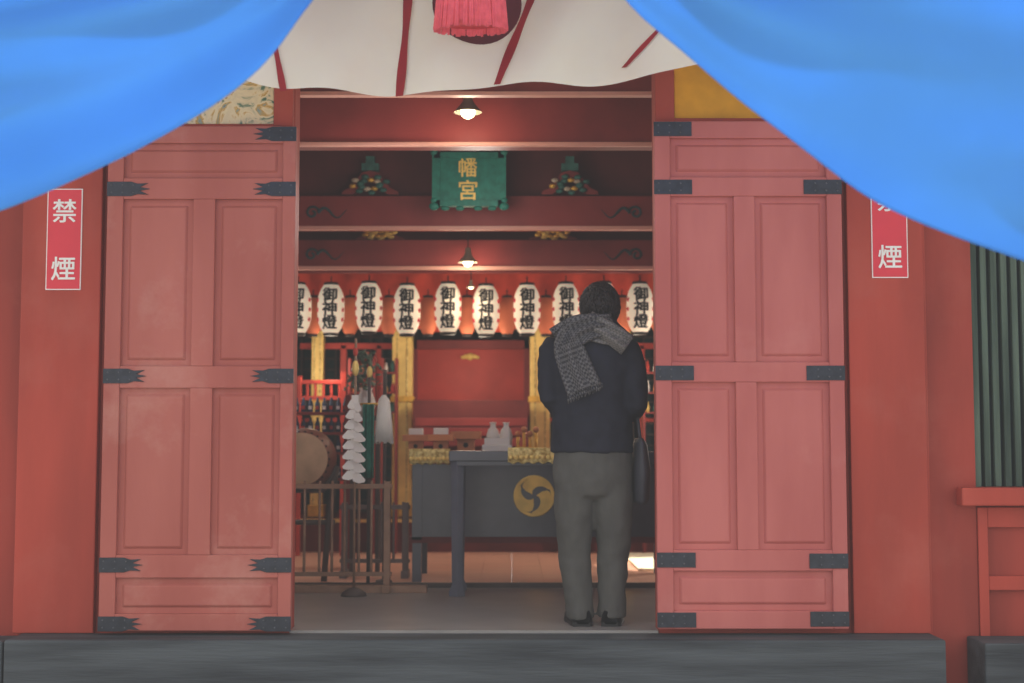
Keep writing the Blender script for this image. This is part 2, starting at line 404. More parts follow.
def kaeru(name,px,pyb,y,w,h,flower,leafm):
    b=MB(); cx,zb=W(px,pyb,y); zb+=.004
    L_=[(-1,0,-.62,0),(-.97,.14,-.5,.1),(-.72,.26,-.42,.2),(-.5,.55,-.28,.42),(-.3,.92,-.12,.55),(0,1,0,.58),(.3,.92,.12,.55),(.5,.55,.28,.42),(.72,.26,.42,.2),(.97,.14,.5,.1),(1,0,.62,0)]
    for i in range(len(L_)-1):
        a,c=L_[i],L_[i+1]
        b.prism([(cx+a[0]*w,zb+a[1]*h),(cx+a[2]*w,zb+a[3]*h),(cx+c[2]*w,zb+c[3]*h),(cx+c[0]*w,zb+c[1]*h)],y,y+.06,red_in)
    b.box(cx-.06,cx+.06,y-.01,y+.06,zb+h,zb+h+.05,leafm); b.box(cx-.03,cx+.03,y-.01,y+.06,zb+h+.05,zb+h+.1,leafm)
    for i in range(17):
        a=i*math.tau/17; k=1 if i%2 else .55
        b.ball((cx+k*w*.62*math.cos(a),y-.012,zb+h*.40+h*.34*k*math.sin(a)),(.028,.018,.017),[leafm,leafm,flower,leafm,gold][i%5],8,6)
    b.obj(name)
kaeru('frog_leg_strut',370,195,2.72,.2,.17,fl,green_d)
kaeru('frog_leg_strut.001',570,195,2.72,.2,.17,fl,green_d)
kaeru('frog_leg_strut.002',380,240,3.34,.18,.1,gold,gold_c)
kaeru('frog_leg_strut.003',553,240,3.34,.18,.1,gold,gold_c)
# plaque
b=MB(); y=2.45
b.pbox(440,498,157,203,y,y+.03,green)
for (a,c,d,e) in [(432,440,152,206),(498,506,152,206),(434,504,152,158),(434,504,200,206)]: b.pbox(a,c,d,e,y-.02,y+.04,green)
for px in (434,504):
    for k,(py,r) in enumerate(((206,.035),(200,.025),(152,.028))):
        x,z=W(px,py,y-.02); b.ball((x,y-.01,z),(r,.02,r*.8),green,10,8)
for px in (445,460,478,492):
    x,z=W(px,208,y-.02); b.ball((x,y-.005,z),(.03,.015,.016),green,10,8)
for ch,py in (('幡',167),('宮',190)):
    vs,fs=glyph(ch,.135,.02); x,z=W(468,py,y)
    b.add([(x+v[0]*.9,y-.004-v[2],z+v[1]) for v in vs],fs,gold_c)
b.box(W(460,150,y)[0],W(476,150,y)[0],y+.03,y+.24,W(0,202,y)[1],W(0,198,y)[1],wood_dk)
b.obj('shrine_name_plaque',.003)
def lamp(name,px,py,y,r,e,pw):
    x,z=W(px,py,y); b=MB()
    b.lathe([(0.012,r*1.5),(r*.3,r*1.45),(r*.36,r*.8),(r*.6,r*.45),(r,0),(r*1.02,-.004),(r*.95,0),(r*.36,r*.62)],(x,y,z),mat('lamp_shade',(150,140,120),.4,.2))
    b.tube([(x,y,z+r*1.4),(x,y,3.3)],.004,black,6)
    bulb=mat('bulb_glow%d'%e,(255,235,190),.4,emit=e); b.ball((x,y,z+.0),(r*.55,r*.55,r*.5),bulb)
    b.obj(name)
    l=bpy.data.lights.new(name,'POINT'); l.energy=pw; l.color=(1,.82,.6); l.shadow_soft_size=.05
    o=bpy.data.objects.new(name+'_light',l); o.location=(x,y,z-.12); S.collection.objects.link(o); o.parent=bpy.data.objects[name]
lamp('pendant_lamp',468,112,.9,.08,4,3.5)
lamp('pendant_lamp.001',468,262,3.1,.07,4,5)
lamp('pendant_lamp.002',471,287,3.7,.035,5,3)
# ---------------------------------------------------------------- lanterns
def lantern(name,px,py,y,r,h,text=True,m=None):
    cx,cz=W(px,py,y); b=MB(); m=m or lan
    n=34
    def R(t): return r*(1-abs(t)**3.0*.46)
    prof=[]
    for i in range(n+1):
        t=-1+2*i/n; prof.append((R(t)*(1-.014*(i%2)),t*h))
    b.lathe(prof,(cx,y,cz),m,28)
    for sg in (-1,1):
        b.lathe([(0.001,sg*h),(R(1)*1.0,sg*h),(R(1)*1.05,sg*(h+.004)),(R(1)*1.03,sg*(h+.018)),(R(1)*.9,sg*(h+.021)),(.001,sg*(h+.021))],(cx,y,cz),lan_cap,24)
    b.tube([(cx,y,cz+h+.015),(cx,y,cz+h+.07)],.005,black,6)
    if text:
        for i,ch in enumerate('御神燈'):
            zc=h*(.57-.57*i); vs,fs=glyph(ch,r*1.02,.04,10); out=[]
            for v in vs:
                z=zc+v[1]*.98; rr=R(max(-1,min(1,z/h)))+.003+v[2]; xx=v[0]; out.append((cx+xx,y-math.sqrt(max(rr*rr-xx*xx,0)),cz+z))
            b.add(out,fs,black)
        for sx in (-1,1):
            for zz in (.35,-.05,-.45):
                a=sx*1.15; rr=R(zz); b.ball((cx+rr*math.sin(a),y-rr*math.cos(a),cz+zz*h),(.012,.012,.018),sign_red,8,6)
    b.obj(name)
k=0
for px in (298,331,369,407,448,486,527,566,604,640,678,257):
    lantern('paper_lantern'+('' if k==0 else '.%03d'%k),px,309+random.uniform(-1.5,1.5),4.0,.107,.19); k+=1
for px in (313,350,389,428,467,507,546,585,622,660):
    lantern('paper_lantern.%03d'%k,px,316,4.5,.075,.15,False,lan2); k+=1
b=MB(); z=W(470,281,4.0)[1]+.075; b.tube([(-3.19,4.0,z),(3.19,4.0,z)],.015,red_in,8); b.obj('lantern_rail')
b=MB(); z0=W(0,330,4.8)[1]; z1=W(0,262,4.8)[1]
b.grid(lambda u,v:(-3.1+6.2*u,4.76+.03*math.sin(u*150),z0+(z1-z0)*v+.02*math.sin(u*75)*(1-v)),300,4,val); b.obj('red_valance')
# ---------------------------------------------------------------- sanctum
b=MB()
for i in range(60):
    x=-3.1+i*.105; b.box(x,x+.018,5.86,5.9,.0,2.3,wood_dk)
for j in range(22): b.box(-3.1,3.1,5.88,5.91,.1+j*.1,.115+j*.1,wood_dk)
b.obj('lattice_screen')
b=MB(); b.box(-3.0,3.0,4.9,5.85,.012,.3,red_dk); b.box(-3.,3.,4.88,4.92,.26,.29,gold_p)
b.pbox(413,528,400,470,4.75,4.9,red_dk)
for j in range(3): b.pbox(415,527,418+j*10,426+j*10,4.74-.1*j,4.78,red_in)
b.obj('sanctum_platform',.004)
k=0
for px in (317,402,540,625):
    b=MB(); x=W(px,390,5.0)[0]; w=.085 if px in(402,540) else .05; zb=.302
    b.box(x-w,x+w,5.0,5.0+2*w,zb,2.6,gold_p)
    for q in (-.5,.5): b.box(x+w*q-.006,x+w*q+.006,4.992,5.0,zb+.1,2.6,gold_cloth)
    b.box(x-w-.02,x+w+.02,4.98,5.02+2*w,zb,zb+.1,gold)
    b.box(x-w-.015,x+w+.015,4.985,5.0+2*w,1.28,1.33,gold)
    b.obj('gold_pillar'+('' if not k else '.%03d'%k),.006); k+=1
rp=mat('sanctum_red_panel',(190,66,54),.5,var=.1,scale=4)
b=MB(); b.pbox(413,528,346,418,5.4,5.45,rp)
for (a,c,d,e) in [(411,417,340,422),(524,530,340,422),(411,530,340,349),(411,530,414,422)]: b.pbox(a,c,d,e,5.36,5.45,red_in)
x,z=W(470,356,5.38)
for (dx,dz,r) in ((0,0,.034),(-.035,.008,.028),(.035,.008,.028),(-.065,.02,.02),(.065,.02,.02),(0,.03,.026)): b.ball((x+dx,5.38,z-dz*.6),(r,.015,r*.8),gold_c,12,8)
b.obj('sanctum_door_panel',.003)
b=MB()
for (a,c,d,e,y) in [(300,413,343,349,5.2),(530,660,343,349,5.2),(296,345,380,384,4.5),(296,345,396,400,4.5),(296,413,418,422,5.2),(340,346,345,440,5.2),(376,381,345,440,5.2),(530,660,418,422,5.2),(560,566,345,440,5.2),(600,605,345,440,5.2),(640,645,345,440,5.2)]:
    b.pbox(a,c,d,e,y,y+.05,rp)
for px in range(298,346,8): b.pbox(px,px+2.5,380,400,4.51,4.54,rp)
b.pbox(296,300,376,575,4.49,4.55,rp); b.pbox(340,345,372,575,4.49,4.55,rp)
b.obj('red_railing',.003)
k=0
for (pa,pb) in ((349,374),(382,396),(566,598),(644,668)):
    b=MB()
    for py in (372,392,412):
        y=4.7; z=W(0,py,y)[1]; xa=W(pa,py,y)[0]; xb=W(pb,py,y)[0]
        b.box(xa,xb,y,y+.14,z-.012,z,red_in)
        n=max(2,int((xb-xa)/.06))
        for i in range(n):
            x=xa+(xb-xa)*(i+.5)/n; hgt=random.uniform(.05,.1); mm=random.choice([white,gold_c,green_d,rp,wood_lt])
            b.lathe([(.001,0),(.016,0),(.02,hgt*.5),(.01,hgt*.85),(.014,hgt),(.001,hgt)],(x,y+.05,z),mm,10)
    y=4.7
    for px in (pa,pb):
        x=W(px,390,y)[0]; b.box(x-.01,x+.01,y,y+.14,.012,W(0,358,y)[1],red_in)
    b.obj('altar_shelf'+('' if not k else '.%03d'%k),.001); k+=1
# ---------------------------------------------------------------- altar table
b=MB(); y=2.3
b.pbox(413,672,464,540,y,y+.03,lacq)
b.pbox(409,676,452,463,y-.02,y+.75,lacq)
for px in (417,668):
    b.pbox(px-5,px+5,463,540,y-.01,y+.06,lacq)
    x=W(px,500,y)[0]
    b.box(x-.03,x+.03,y,y+.06,.012,.34,lacq); b.box(x-.03,x+.03,y+.62,y+.68,.012,.85,lacq)
b.pbox(409,676,537,543,y-.01,y+.1,red_dk)
def tomoe(b,cx,cz,y,R,m):
    n=48; vs=[];fs=[]
    for i in range(n):
        a=i*math.tau/n
        for (r,dy) in ((R,0),(R*.98,-.012),(R*.84,-.012),(R*.82,0)): vs.append((cx+r*math.cos(a),y+dy,cz+r*math.sin(a)))
    for i in range(n):
        k=(i+1)%n
        for q in range(3): fs.append([i*4+q,i*4+q+1,k*4+q+1,k*4+q])
    b.add(vs,fs,m,True)
    for h in range(3):
        a0=h*math.tau/3+.5; N_=24; L1=[];L2=[]
        for i in range(N_+1):
            t=i/N_; a=a0-t*2.2; rc=R*(.46+.34*min(1,t*1.2)); w=R*.44*(1-t)**.6*(1 if t>.16 else math.sqrt(max(0,1-((.16-t)/.16)**2)))+.0005
            L1.append((min(rc+w*.7,R*.84),a)); L2.append((max(rc-w,.006),a))
        poly=[(cx+r*math.cos(a),cz+r*math.sin(a)) for r,a in L1]; pol2=[(cx+r*math.cos(a),cz+r*math.sin(a)) for r,a in L2]
        for i in range(N_): b.prism([poly[i],poly[i+1],pol2[i+1],pol2[i]],y-.014,y,m)
x,z=W(534,496,y); tomoe(b,x,z,y-.002,.137,gold_c)
b.obj('altar_table',.003)
def runner(nm,a,c,yy,pt_,pb_,dep):
    b=MB(); x0=W(a,455,yy)[0]; x1=W(c,455,yy)[0]; zt=W(0,pt_,yy)[1]+.004; zb=W(0,pb_,yy)[1]
    def g(u,v):
        x=x0+(x1-x0)*u
        if v<.5: t=v*2; return (x,yy+.004*math.sin(u*25)-.006,zb-.012*math.sin(u*15)**2+(zt+.004-zb)*t)
        return (x,yy+(v-.5)*dep*2,zt+.004)
    b.grid(g,50,10,gold_cloth)
    for i in range(9):
        u=(i+.5)/9; x=x0+(x1-x0)*u; b.ball((x,yy-.014,zb+.028),(.016,.006,.014),gold_p,8,6)
    b.obj(nm,solid=.003)
runner('gold_brocade_cloth',409,450,2.265,450,463,.2)
runner('gold_brocade_cloth.001',508,556,1.485,449,462,.4)
b=MB(); y=1.5; zt=W(457,451,y)[1]; zb=W(457,461,y)[1]
xa=W(449,455,y)[0]; xb=W(622,455,y)[0]
steel=mat('table_grey',(108,112,124),.35,var=.1)
b.box(xa,xb,y,y+.42,zb,zt,lacq)
for xx in (W(457,500,y)[0],xb-.06):
    for yy in (y+.02,y+.36):
        b.loft([(xx,yy+.02,0.0,.05,.035),(xx,yy+.02,.03,.05,.035),(xx,yy+.02,.07,.032,.028),(xx,yy+.02,zb,.042,.032)],steel,4,False)
    b.box(xx-.012,xx+.012,y+.04,y+.38,zb-.12,zb-.08,steel)
b.box(xa+.05,xb-.05,y+.01,y+.03,zb-.03,zb,lacq)
b.obj('offering_table',.003)
ztab=W(0,452,2.28)[1]+.003
def sanbo(name,px,y,s,cloth=True):
    x=W(px,440,y)[0]; b=MB(); z=ztab
    b.box(x-.05*s,x+.05*s,y-.05*s,y+.05*s,z,z+.07*s,wood_lt)
    b.box(x-.085*s,x+.085*s,y-.085*s,y+.085*s,z+.07*s,z+.082*s,wood_lt)
    for sx in(-1,1):
        b.box(x+sx*.085*s-.004,x+sx*.085*s+.004,y-.085*s,y+.085*s,z+.07*s,z+.115*s,wood_lt)
        b.box(x-.085*s,x+.085*s,y+sx*.085*s-.004,y+sx*.085*s+.004,z+.07*s,z+.115*s,wood_lt)
    b.lathe([(.001,-.002),(.015*s,-.002),(.015*s,.0)],(x,y-.05*s,z+.035*s),black,12,'y')
    if cloth: b.box(x-.05*s,x+.05*s,y-.03*s,y+.05*s,z+.09*s,z+.16*s,white)
    b.obj(name,.002)
sanbo('offering_stand',441,2.6,1.0); sanbo('offering_stand.001',466,2.85,1.2,False); sanbo('offering_stand.002',416,2.85,1.0)
b=MB(); x=W(497,445,2.45)[0]; b.box(x-.1,x+.1,2.42,2.56,ztab,ztab+.045,white); b.box(x-.085,x+.085,2.43,2.55,ztab+.045,ztab+.09,white); b.obj('white_offering_box',.003)
for nm,px in (('sake_bottle',493),('sake_bottle.001',506)):
    x=W(px,430,2.72)[0]; b=MB()
    b.lathe([(.001,0),(.03,0),(.042,.03),(.046,.11),(.034,.15),(.02,.165),(.018,.19),(.026,.2),(.001,.202)],(x,2.72,ztab),white,20); b.obj(nm)
b=MB()
for i in range(4):
    x=W(518+i*6,430,2.75)[0]; b.tube([(x,2.75,ztab),(x,2.75,ztab+.1+.03*(i%2))],.012,gold,8); b.ball((x,2.75,ztab+.12+.03*(i%2)),.022,wood_lt,10,8)
b.box(W(515,430,2.75)[0],W(539,430,2.75)[0],2.71,2.79,ztab,ztab+.03,gold)
b.obj('brass_ornament')
# ---------------------------------------------------------------- left corner
b=MB(); y=2.15; cx,cz=W(301,459,y); skin_d=mat('drum_hide',(206,172,138),.6,var=.12,scale=8); body=mat('drum_body',(120,62,46),.4,var=.15)
b.lathe([(.001,0),(.155,0),(.172,.01)],(cx,y,cz),skin_d,36,'y')
b.lathe([(.172,.01),(.178,.03),(.2,.12),(.205,.2),(.2,.28),(.178,.37),(.172,.39),(.001,.4)],(cx,y,cz),body,36,'y')
for i in range(26):
    a=i*math.tau/26; b.ball((cx+.178*math.cos(a),y+.03,cz+.178*math.sin(a)),.008,black,6,5)
for sx in (-1,1):
    b.tube([(cx+sx*.21,y+.2,.62*cz+.26),(cx+sx*.16,y+.2,.45),(cx+sx*.13,y+.2,.012)],.02,wood_dk,8)
b.tube([(cx-.2,y+.2,.4),(cx+.2,y+.2,.4)],.018,wood_dk,8)
b.tube([(cx-.21,y+.2,cz-.05),(cx-.12,y+.2,cz-.21),(cx+.12,y+.2,cz-.21),(cx+.21,y+.2,cz-.05)],.02,wood_dk,8)
b.obj('taiko_drum')
def gohei(name,px,y):
    b=MB(); cx,zt=W(px,400,y); zb=W(px,481,y)[1]; x=cx
    b.tube([(x,y+.02,0.03),(x,y+.02,W(px,338,y)[1])],.008,tanw,8)
    b.lathe([(.001,.05),(.03,.045),(.07,.02),(.08,.0),(.001,0)],(x,y+.02,0),wood_dk,20)
    xx,zz=W(px,368,y); b.ball((xx,y+.02,zz),(.022,.022,.05),gold_p); b.ball((xx,y+.02,zz+.1),(.016,.014,.03),rp)
    b.prism([(cx-.02,zt+.03),(cx+.02,zt+.03),(cx+.028,zb+.02),(cx-.028,zb+.02)],y-.006,y-.003,white)
    n=8; dz=(zt-zb)/n
    for sx in (-1,1):
        for i in range(n):
            off=.5*dz if sx>0 else 0
            z1=zt-dz*i-off*.6; z0=z1-dz*.72; w=.034+.038*min(1,(i+1)/4.)
            yo=y-.012-(.012 if i%2 else 0)
            vs=[(cx-sx*.006,yo,z1),(cx+sx*w*.55,yo-.004,z1+.002),(cx+sx*w,yo-.014,z0+.008),(cx+sx*w*.9,yo-.014,z0-.006),(cx+sx*w*.42,yo-.008,z0-.012),(cx-sx*.006,yo,z0)]
            b.add(vs,[(0,1,2,3,4,5)],white)
    b.obj(name,solid=.0015)
gohei('gohei_wand',355,1.55)
gc=mat('green_brocade',(40,112,96),.6,var=.25,scale=30)
b=MB(); y=1.98; xa,zt=W(363,404,y); xb,zb=W(374,478,y)
b.grid(lambda u,v:(xa+(xb-xa)*u,y+.012*math.sin(u*12),zb+(zt-zb)*v),24,6,gc)
xm=(xa+xb)/2; b.tube([(xm,y+.03,0),(xm,y+.03,W(369,372,y)[1])],.011,wood_dk,8); b.tube([(xa-.02,y+.02,zt),(xb+.02,y+.02,zt)],.008,gold,8)
b.ball((xm,y+.03,W(369,372,y)[1]),(.02,.02,.04),gold_p); b.lathe([(.001,.03),(.04,.02),(.05,0),(.001,0)],(xm,y+.02,.0),wood_dk,16)
b.obj('green_banner_stand',solid=.002)
b=MB(); y=2.16; tx,tz=W(384,395,y); zb=W(384,441,y)[1]
b.loft([(tx,y,tz,.012,.012),(tx,y,tz-.03,.035,.03),(tx,y,tz-.06,.04,.035),(tx,y,zb,.058,.05)],white,16)
for i in range(40):
    a=i*math.tau/40; b.tube([(tx+.035*math.cos(a),y+.032*math.sin(a),tz-.04),(tx+.06*math.cos(a),y+.052*math.sin(a),zb-random.random()*.02)],.005,white,5)
b.tube([(tx,y,tz),(tx,y,tz+.14),(tx+.0,y+.06,tz+.16)],.008,wood_dk,6); b.tube([(tx,y+.08,.012),(tx,y+.08,tz+.17)],.012,wood_dk,8); b.lathe([(.001,.03),(.05,.02),(.06,0),(.001,0)],(tx,y+.07,.012),wood_dk,16)
b.obj('white_tassel_stand')
def rack(name,pxa,pxb,pyt,y,n,m,foot,mid=False):
    b=MB(); xa,zt=W(pxa,pyt,y); xb=W(pxb,pyt,y)[0]; z0=0.0 if y<2.05 else .012
    b.box(xa,xb,y,y+.035,zt-.03,zt,m); b.box(xa,xb,y,y+.035,z0+.1,z0+.125,m)
    for i in range(n):
        x=xa+(xb-xa)*(i+.5)/n+random.uniform(-.008,.008); b.tube([(x,y+.017,z0+.1),(x,y+.017,zt+.02)],.009,m,8)
    for x in (xa+.03,xb-.03):
        b.box(x-.02,x+.02,y-.01,y+.045,z0,zt+.015,m); b.box(x-.025,x+.025,y-.06,y+.1,z0,z0+.05,m)
    if foot: b.box(xa-.05,xb+.22,y-.02,y+.06,z0,z0+.045,m)
    b.obj(name,.003)
rack('wooden_rack',285,392,484,1.75,8,tanw,True)
rack('wooden_rack.001',340,410,505,2.6,6,greyw,False)
bl=mat('dark_blue_bottle',(58,72,98),.25,var=.2); b=MB(); y=3.2
for r_,py in enumerate((412,432,452,478)):
    z=W(0,py,y)[1]; xa=W(285,py,y)[0]; xb=W(348,py,y)[0]; b.box(xa,xb,y-.02,y+.18,z-.02,z,red_in)
    n=9
    for i in range(n):
        x=xa+(xb-xa)*(i+.5)/n
        b.lathe([(.001,0),(.019,0),(.02,.06),(.009,.085),(.009,.105),(.001,.107)],(x,y+.05,z),bl,10)
        b.box(x-.012,x+.012,y+.027,y+.032,z+.02,z+.045,white if i%2 else rp)
for px in (285,348):
    x=W(px,430,y)[0]; b.box(x-.02,x+.02,y-.02,y+.18,.012,W(0,395,y)[1],red_in)
b.obj('bottle_shelf',.001)
b=MB()
sak=mat('sakaki_leaves',(90,112,94),.5,var=.3,scale=20)
cx,cz=W(366,388,2.9)
b.lathe([(.001,0),(.05,0),(.07,.1),(.04,.18),(.05,.2)],(cx,2.9,cz-.2),white,16)
for i in range(150):
    a=random.random()*math.tau; zz=random.random(); r=random.random()*(.17*(1-zz*.6))
    x=cx+r*math.cos(a); yy=2.9+r*math.sin(a); z=cz+zz*.28-.02; d=Vector((random.uniform(-1,1),random.uniform(-1,1),random.uniform(-.2,1))).normalized()*.03
    b.tube([(x-d.x,yy-d.y,z-d.z),(x,yy,z),(x+d.x,yy+d.y,z+d.z)],[.002,.015,.001],sak if i%8 else rp,6,flat=.3)
b.box(cx-.1,cx+.1,2.8,3.0,cz-.23,cz-.2,wood_dk)
for sx in(-1,1): b.box(cx+sx*.09-.012,cx+sx*.09+.012,2.85,2.95,.012,cz-.22,wood_dk)
b.obj('sakaki_vase_stand')
sunlit_m=mat('sunlit_patch',(250,240,212),.7,var=.05,scale=20)  # added pale slab whose colour stands for a sunlit patch of floor
b=MB(); x0=W(628,560,4.0)[0]; b.box(x0,x0+.6,3.1,4.6,.012,.03,sunlit_m); b.obj('sunlit_patch',.003)
# ---------------------------------------------------------------- the visitor
man=empty('standing_man')
coat=mat('black_coat',(38,39,50),.8,var=.12,scale=12,bump=.25,bscale=14,spec=.12)
trs=mat('grey_trousers',(82,81,78),.85,var=.08,scale=20,bump=.3,bscale=12,stretch=(1,1,.5),spec=.12)
hairm=mat('black_hair',(38,30,32),.5,var=.25,scale=60,stretch=(1,1,.2))
skinm=mat('skin',(206,150,124),.5,var=.05)
shoe=mat('black_shoe',(26,25,28),.35,var=.1)
Y=.2
def P(px,py,dy=0): x,z=W(px,py,Y); return (x,Y+dy,z)
def rings(L):
    r=[]
    for (px,py,hw,ry,dy) in L:
        x,y_,z=P(px,py,dy); r.append((x,y_,z,hw*.00515,ry))
    return r
b=MB()
b.loft(rings([(592,453,42,.135,.0),(592,440,41,.135,0),(592,418,39.5,.13,0),(591,395,39.5,.125,-.005),(590,370,42,.125,-.01),(590,352,43,.12,-.01),(592,340,40,.105,-.005),(595,332,32,.09,0),(599,325,20,.075,.01),(601,315,13,.065,.02)]),coat,32)
b.tube([P(557,341),P(551,352,-.005),P(548,375,-.02),P(550,397,-.03),P(557,404,.04),P(566,394,.18),P(580,378,.32)],[.055,.067,.062,.06,.058,.05,.04],coat,16)
b.tube([P(626,345),P(631,358,-.005),P(635,380,-.02),P(637,405,-.03),P(632,412,.04),P(622,400,.18),P(606,380,.32)],[.055,.067,.064,.062,.06,.05,.04],coat,16)
b.obj('coat',remesh=.011,smooth_it=3,disp=.026,dscale=.08,parent=man)
b=MB()
for sg,(px,py) in ((-1,(581,377)),(1,(605,379))): b.lathe([(.036,-.012),(.041,-.008),(.041,.008),(.036,.012)],P(px,py,.33),coat,16,'y')
b.lathe([(.06,-.03),(.066,-.02),(.062,.03),(.055,.04)],P(601,316,.02),coat,20); b.obj('collar_and_cuffs',parent=man)
b=MB()
b.loft(rings([(593,444,38,.12,0),(593,460,39.5,.125,0),(593,480,40,.125,-.005),(593,495,38,.11,0),(593,500,30,.07,0)]),trs,28)
b.loft(rings([(575,485,20.5,.105,0),(574,510,20,.098,.0),(574,535,17.5,.088,.01),(575,558,16,.08,.015),(577,585,14.5,.075,0),(579,604,13.5,.074,-.01),(580,614,14,.088,.0),(580,618,13.5,.088,.0)]),trs,20)
b.loft(rings([(612,485,20.5,.105,0),(613,510,20,.098,.0),(614,535,17.5,.088,.01),(613,558,16,.08,.015),(612,585,14.5,.075,0),(612,602,13.5,.074,-.01),(612,613,14,.088,.0),(612,617,13.5,.088,.0)]),trs,20)
b.obj('trousers',remesh=.009,smooth_it=2,disp=.016,dscale=.08,parent=man)
for nm,px in (('shoe_1',580),('shoe_2',612)):
    x=P(px,620)[0]; b=MB(); sx=-1 if px<600 else 1
    secs=[(-.078,.034,.05),(-.07,.048,.066),(-.03,.052,.075),(.05,.05,.07),(.12,.052,.055),(.17,.048,.045),(.205,.034,.035),(.22,.012,.022)]
    vs=[];fs=[];n=16
    for (dy,w,h) in secs:
        for i in range(n):
            a=i*math.tau/n; vs.append((x+sx*dy*.15+w*math.cos(a),Y+dy,max(.012,.03+h*math.sin(a)*(1 if math.sin(a)>0 else .5))))
    for j in range(len(secs)-1):
        for i in range(n): k=(i+1)%n; fs.append([j*n+i,j*n+k,(j+1)*n+k,(j+1)*n+i])
    fs.append(list(range(n))); fs.append([(len(secs)-1)*n+i for i in range(n)][::-1])
    b.add(vs,fs,shoe,True)
    sole=[(x+sx*dy*.15-w*1.03,Y+dy) for (dy,w,h) in secs]+[(x+sx*dy*.15+w*1.03,Y+dy) for (dy,w,h) in secs][::-1]
    m_=len(sole); b.add([(p[0],p[1],0.001) for p in sole]+[(p[0],p[1],.022) for p in sole],[list(range(m_))[::-1],list(range(m_,2*m_))]+[[i,(i+1)%m_,(i+1)%m_+m_,i+m_] for i in range(m_)],shoe)
    b.obj(nm,parent=man)
hx,hy,hz=P(600,306,.05)
headp=bpy.data.objects.new('head_pivot',None); S.collection.objects.link(headp); headp.parent=man
headp.location=(hx,hy-.02,hz-.06); headp.rotation_euler=(math.radians(-12),0,math.radians(-6))
def hl(b): b.v=[(v[0]-hx,v[1]-hy+.02,v[2]-hz+.06) for v in b.v]
b=MB()
b.ball((hx,hy,hz+.01),(.078,.097,.10),skinm,24,18)
b.ball((hx,hy+.045,hz-.055),(.054,.05,.055),skinm,16,12)
b.tube([(hx,hy-.01,hz-.15),(hx,hy,hz-.03)],[.058,.057],skinm,16)
b.tube([(hx,hy+.085,hz+.02),(hx,hy+.112,hz-.02),(hx,hy+.095,hz-.032)],[.009,.013,.012],skinm,8)
for sx in (-1,1):
    b.ball((hx+sx*.083,hy+.005,hz-.01),(.013,.02,.032),skinm,10,8)
hl(b); b.obj('head',remesh=.006,smooth_it=3,parent=headp)
b=MB()
for sx in (-1,1):
    b.ball((hx+sx*.03,hy+.088,hz+.012),(.013,.008,.006),white,10,8); b.ball((hx+sx*.03,hy+.0945,hz+.012),(.005,.003,.005),black,8,6)
    b.tube([(hx+sx*.015,hy+.096,hz+.03),(hx+sx*.045,hy+.084,hz+.032)],.004,hairm,6)
lip=mat('lips',(170,90,85),.5)
b.tube([(hx-.024,hy+.088,hz-.058),(hx,hy+.097,hz-.057),(hx+.024,hy+.088,hz-.058)],[.003,.006,.003],lip,8)
hl(b); b.obj('face_features',parent=headp)
b=MB(); vs=[];fs=[]; n=36; rr=24
for j in range(rr+1):
    ph=math.pi*.68*j/rr
    for i in range(n):
        a=i*math.tau/n; d=Vector((math.sin(ph)*math.cos(a),math.sin(ph)*math.sin(a),math.cos(ph)))
        front=max(0,d.y)
        q=Vector((d.x*.099,d.y*.114,d.z*.116))*(1+.07*noise.noise(d*4))
        if front>.45 and d.z<.25: q=Vector((d.x*.07,d.y*.088,d.z*.095))
        vs.append((hx+q.x,hy-.004+q.y,hz+.012+q.z))
for j in range(rr):
    for i in range(n): k=(i+1)%n; fs.append([j*n+i,(j+1)*n+i,(j+1)*n+k,j*n+k])
b.add(vs,fs,hairm,True)
for i in range(620):
    a=random.uniform(math.pi*.96,math.pi*2.04) if i%4 else random.random()*math.tau
    ph=random.uniform(.05,2.05) if math.sin(a)<.3 else random.uniform(.1,1.1)
    tw=random.uniform(-.3,.3); ko=1.03+random.random()*.09
    def hp(ph,k,da=0): return (hx+.099*k*math.sin(ph)*math.cos(a+da),hy-.004+.114*k*math.sin(ph)*math.sin(a+da),hz+.012+.116*k*math.cos(ph))
    l=random.uniform(.2,.38)
    b.tube([hp(ph,1.0),hp(ph+l*.5,1.04,tw*.5),hp(ph+l,ko,tw)],[.007,.006,.001],hairm,5)
hl(b); b.obj('hair',parent=headp)
def hand(name,sx,cx,cy,cz):
    b=MB(); x=cx+sx*.016
    b.tube([(cx+sx*.05,cy-.1,cz-.05),(x+sx*.01,cy-.045,cz-.02),(x,cy,cz+.02),(x,cy+.02,cz+.06)],[.028,.026,.03,.03],skinm,12,flat=.6)
    b.ball((x,cy+.005,cz+.03),(.014,.04,.045),skinm,14,10)
    for i,(dy,l) in enumerate(((.035,.062),(.013,.075),(-.009,.07),(-.03,.055))):
        p0=(x,cy+dy,cz+.06)
        b.tube([p0,(x-sx*.001,cy+dy+.006,cz+.07+l*.4),(x-sx*.003,cy+dy+.012,cz+.07+l*.75),(x-sx*.005,cy+dy+.016,cz+.07+l)],[.0095,.0088,.008,.006],skinm,10)
    b.tube([(x,cy-.02,cz+.0),(x-sx*.002,cy-.05,cz+.035),(x-sx*.004,cy-.058,cz+.068)],[.013,.011,.008],skinm,10)
    b.obj(name,remesh=.0032,smooth_it=2,parent=man)
c=P(593,372,.42)
hand('hand_left',-1,*c); hand('hand_right',1,*c)
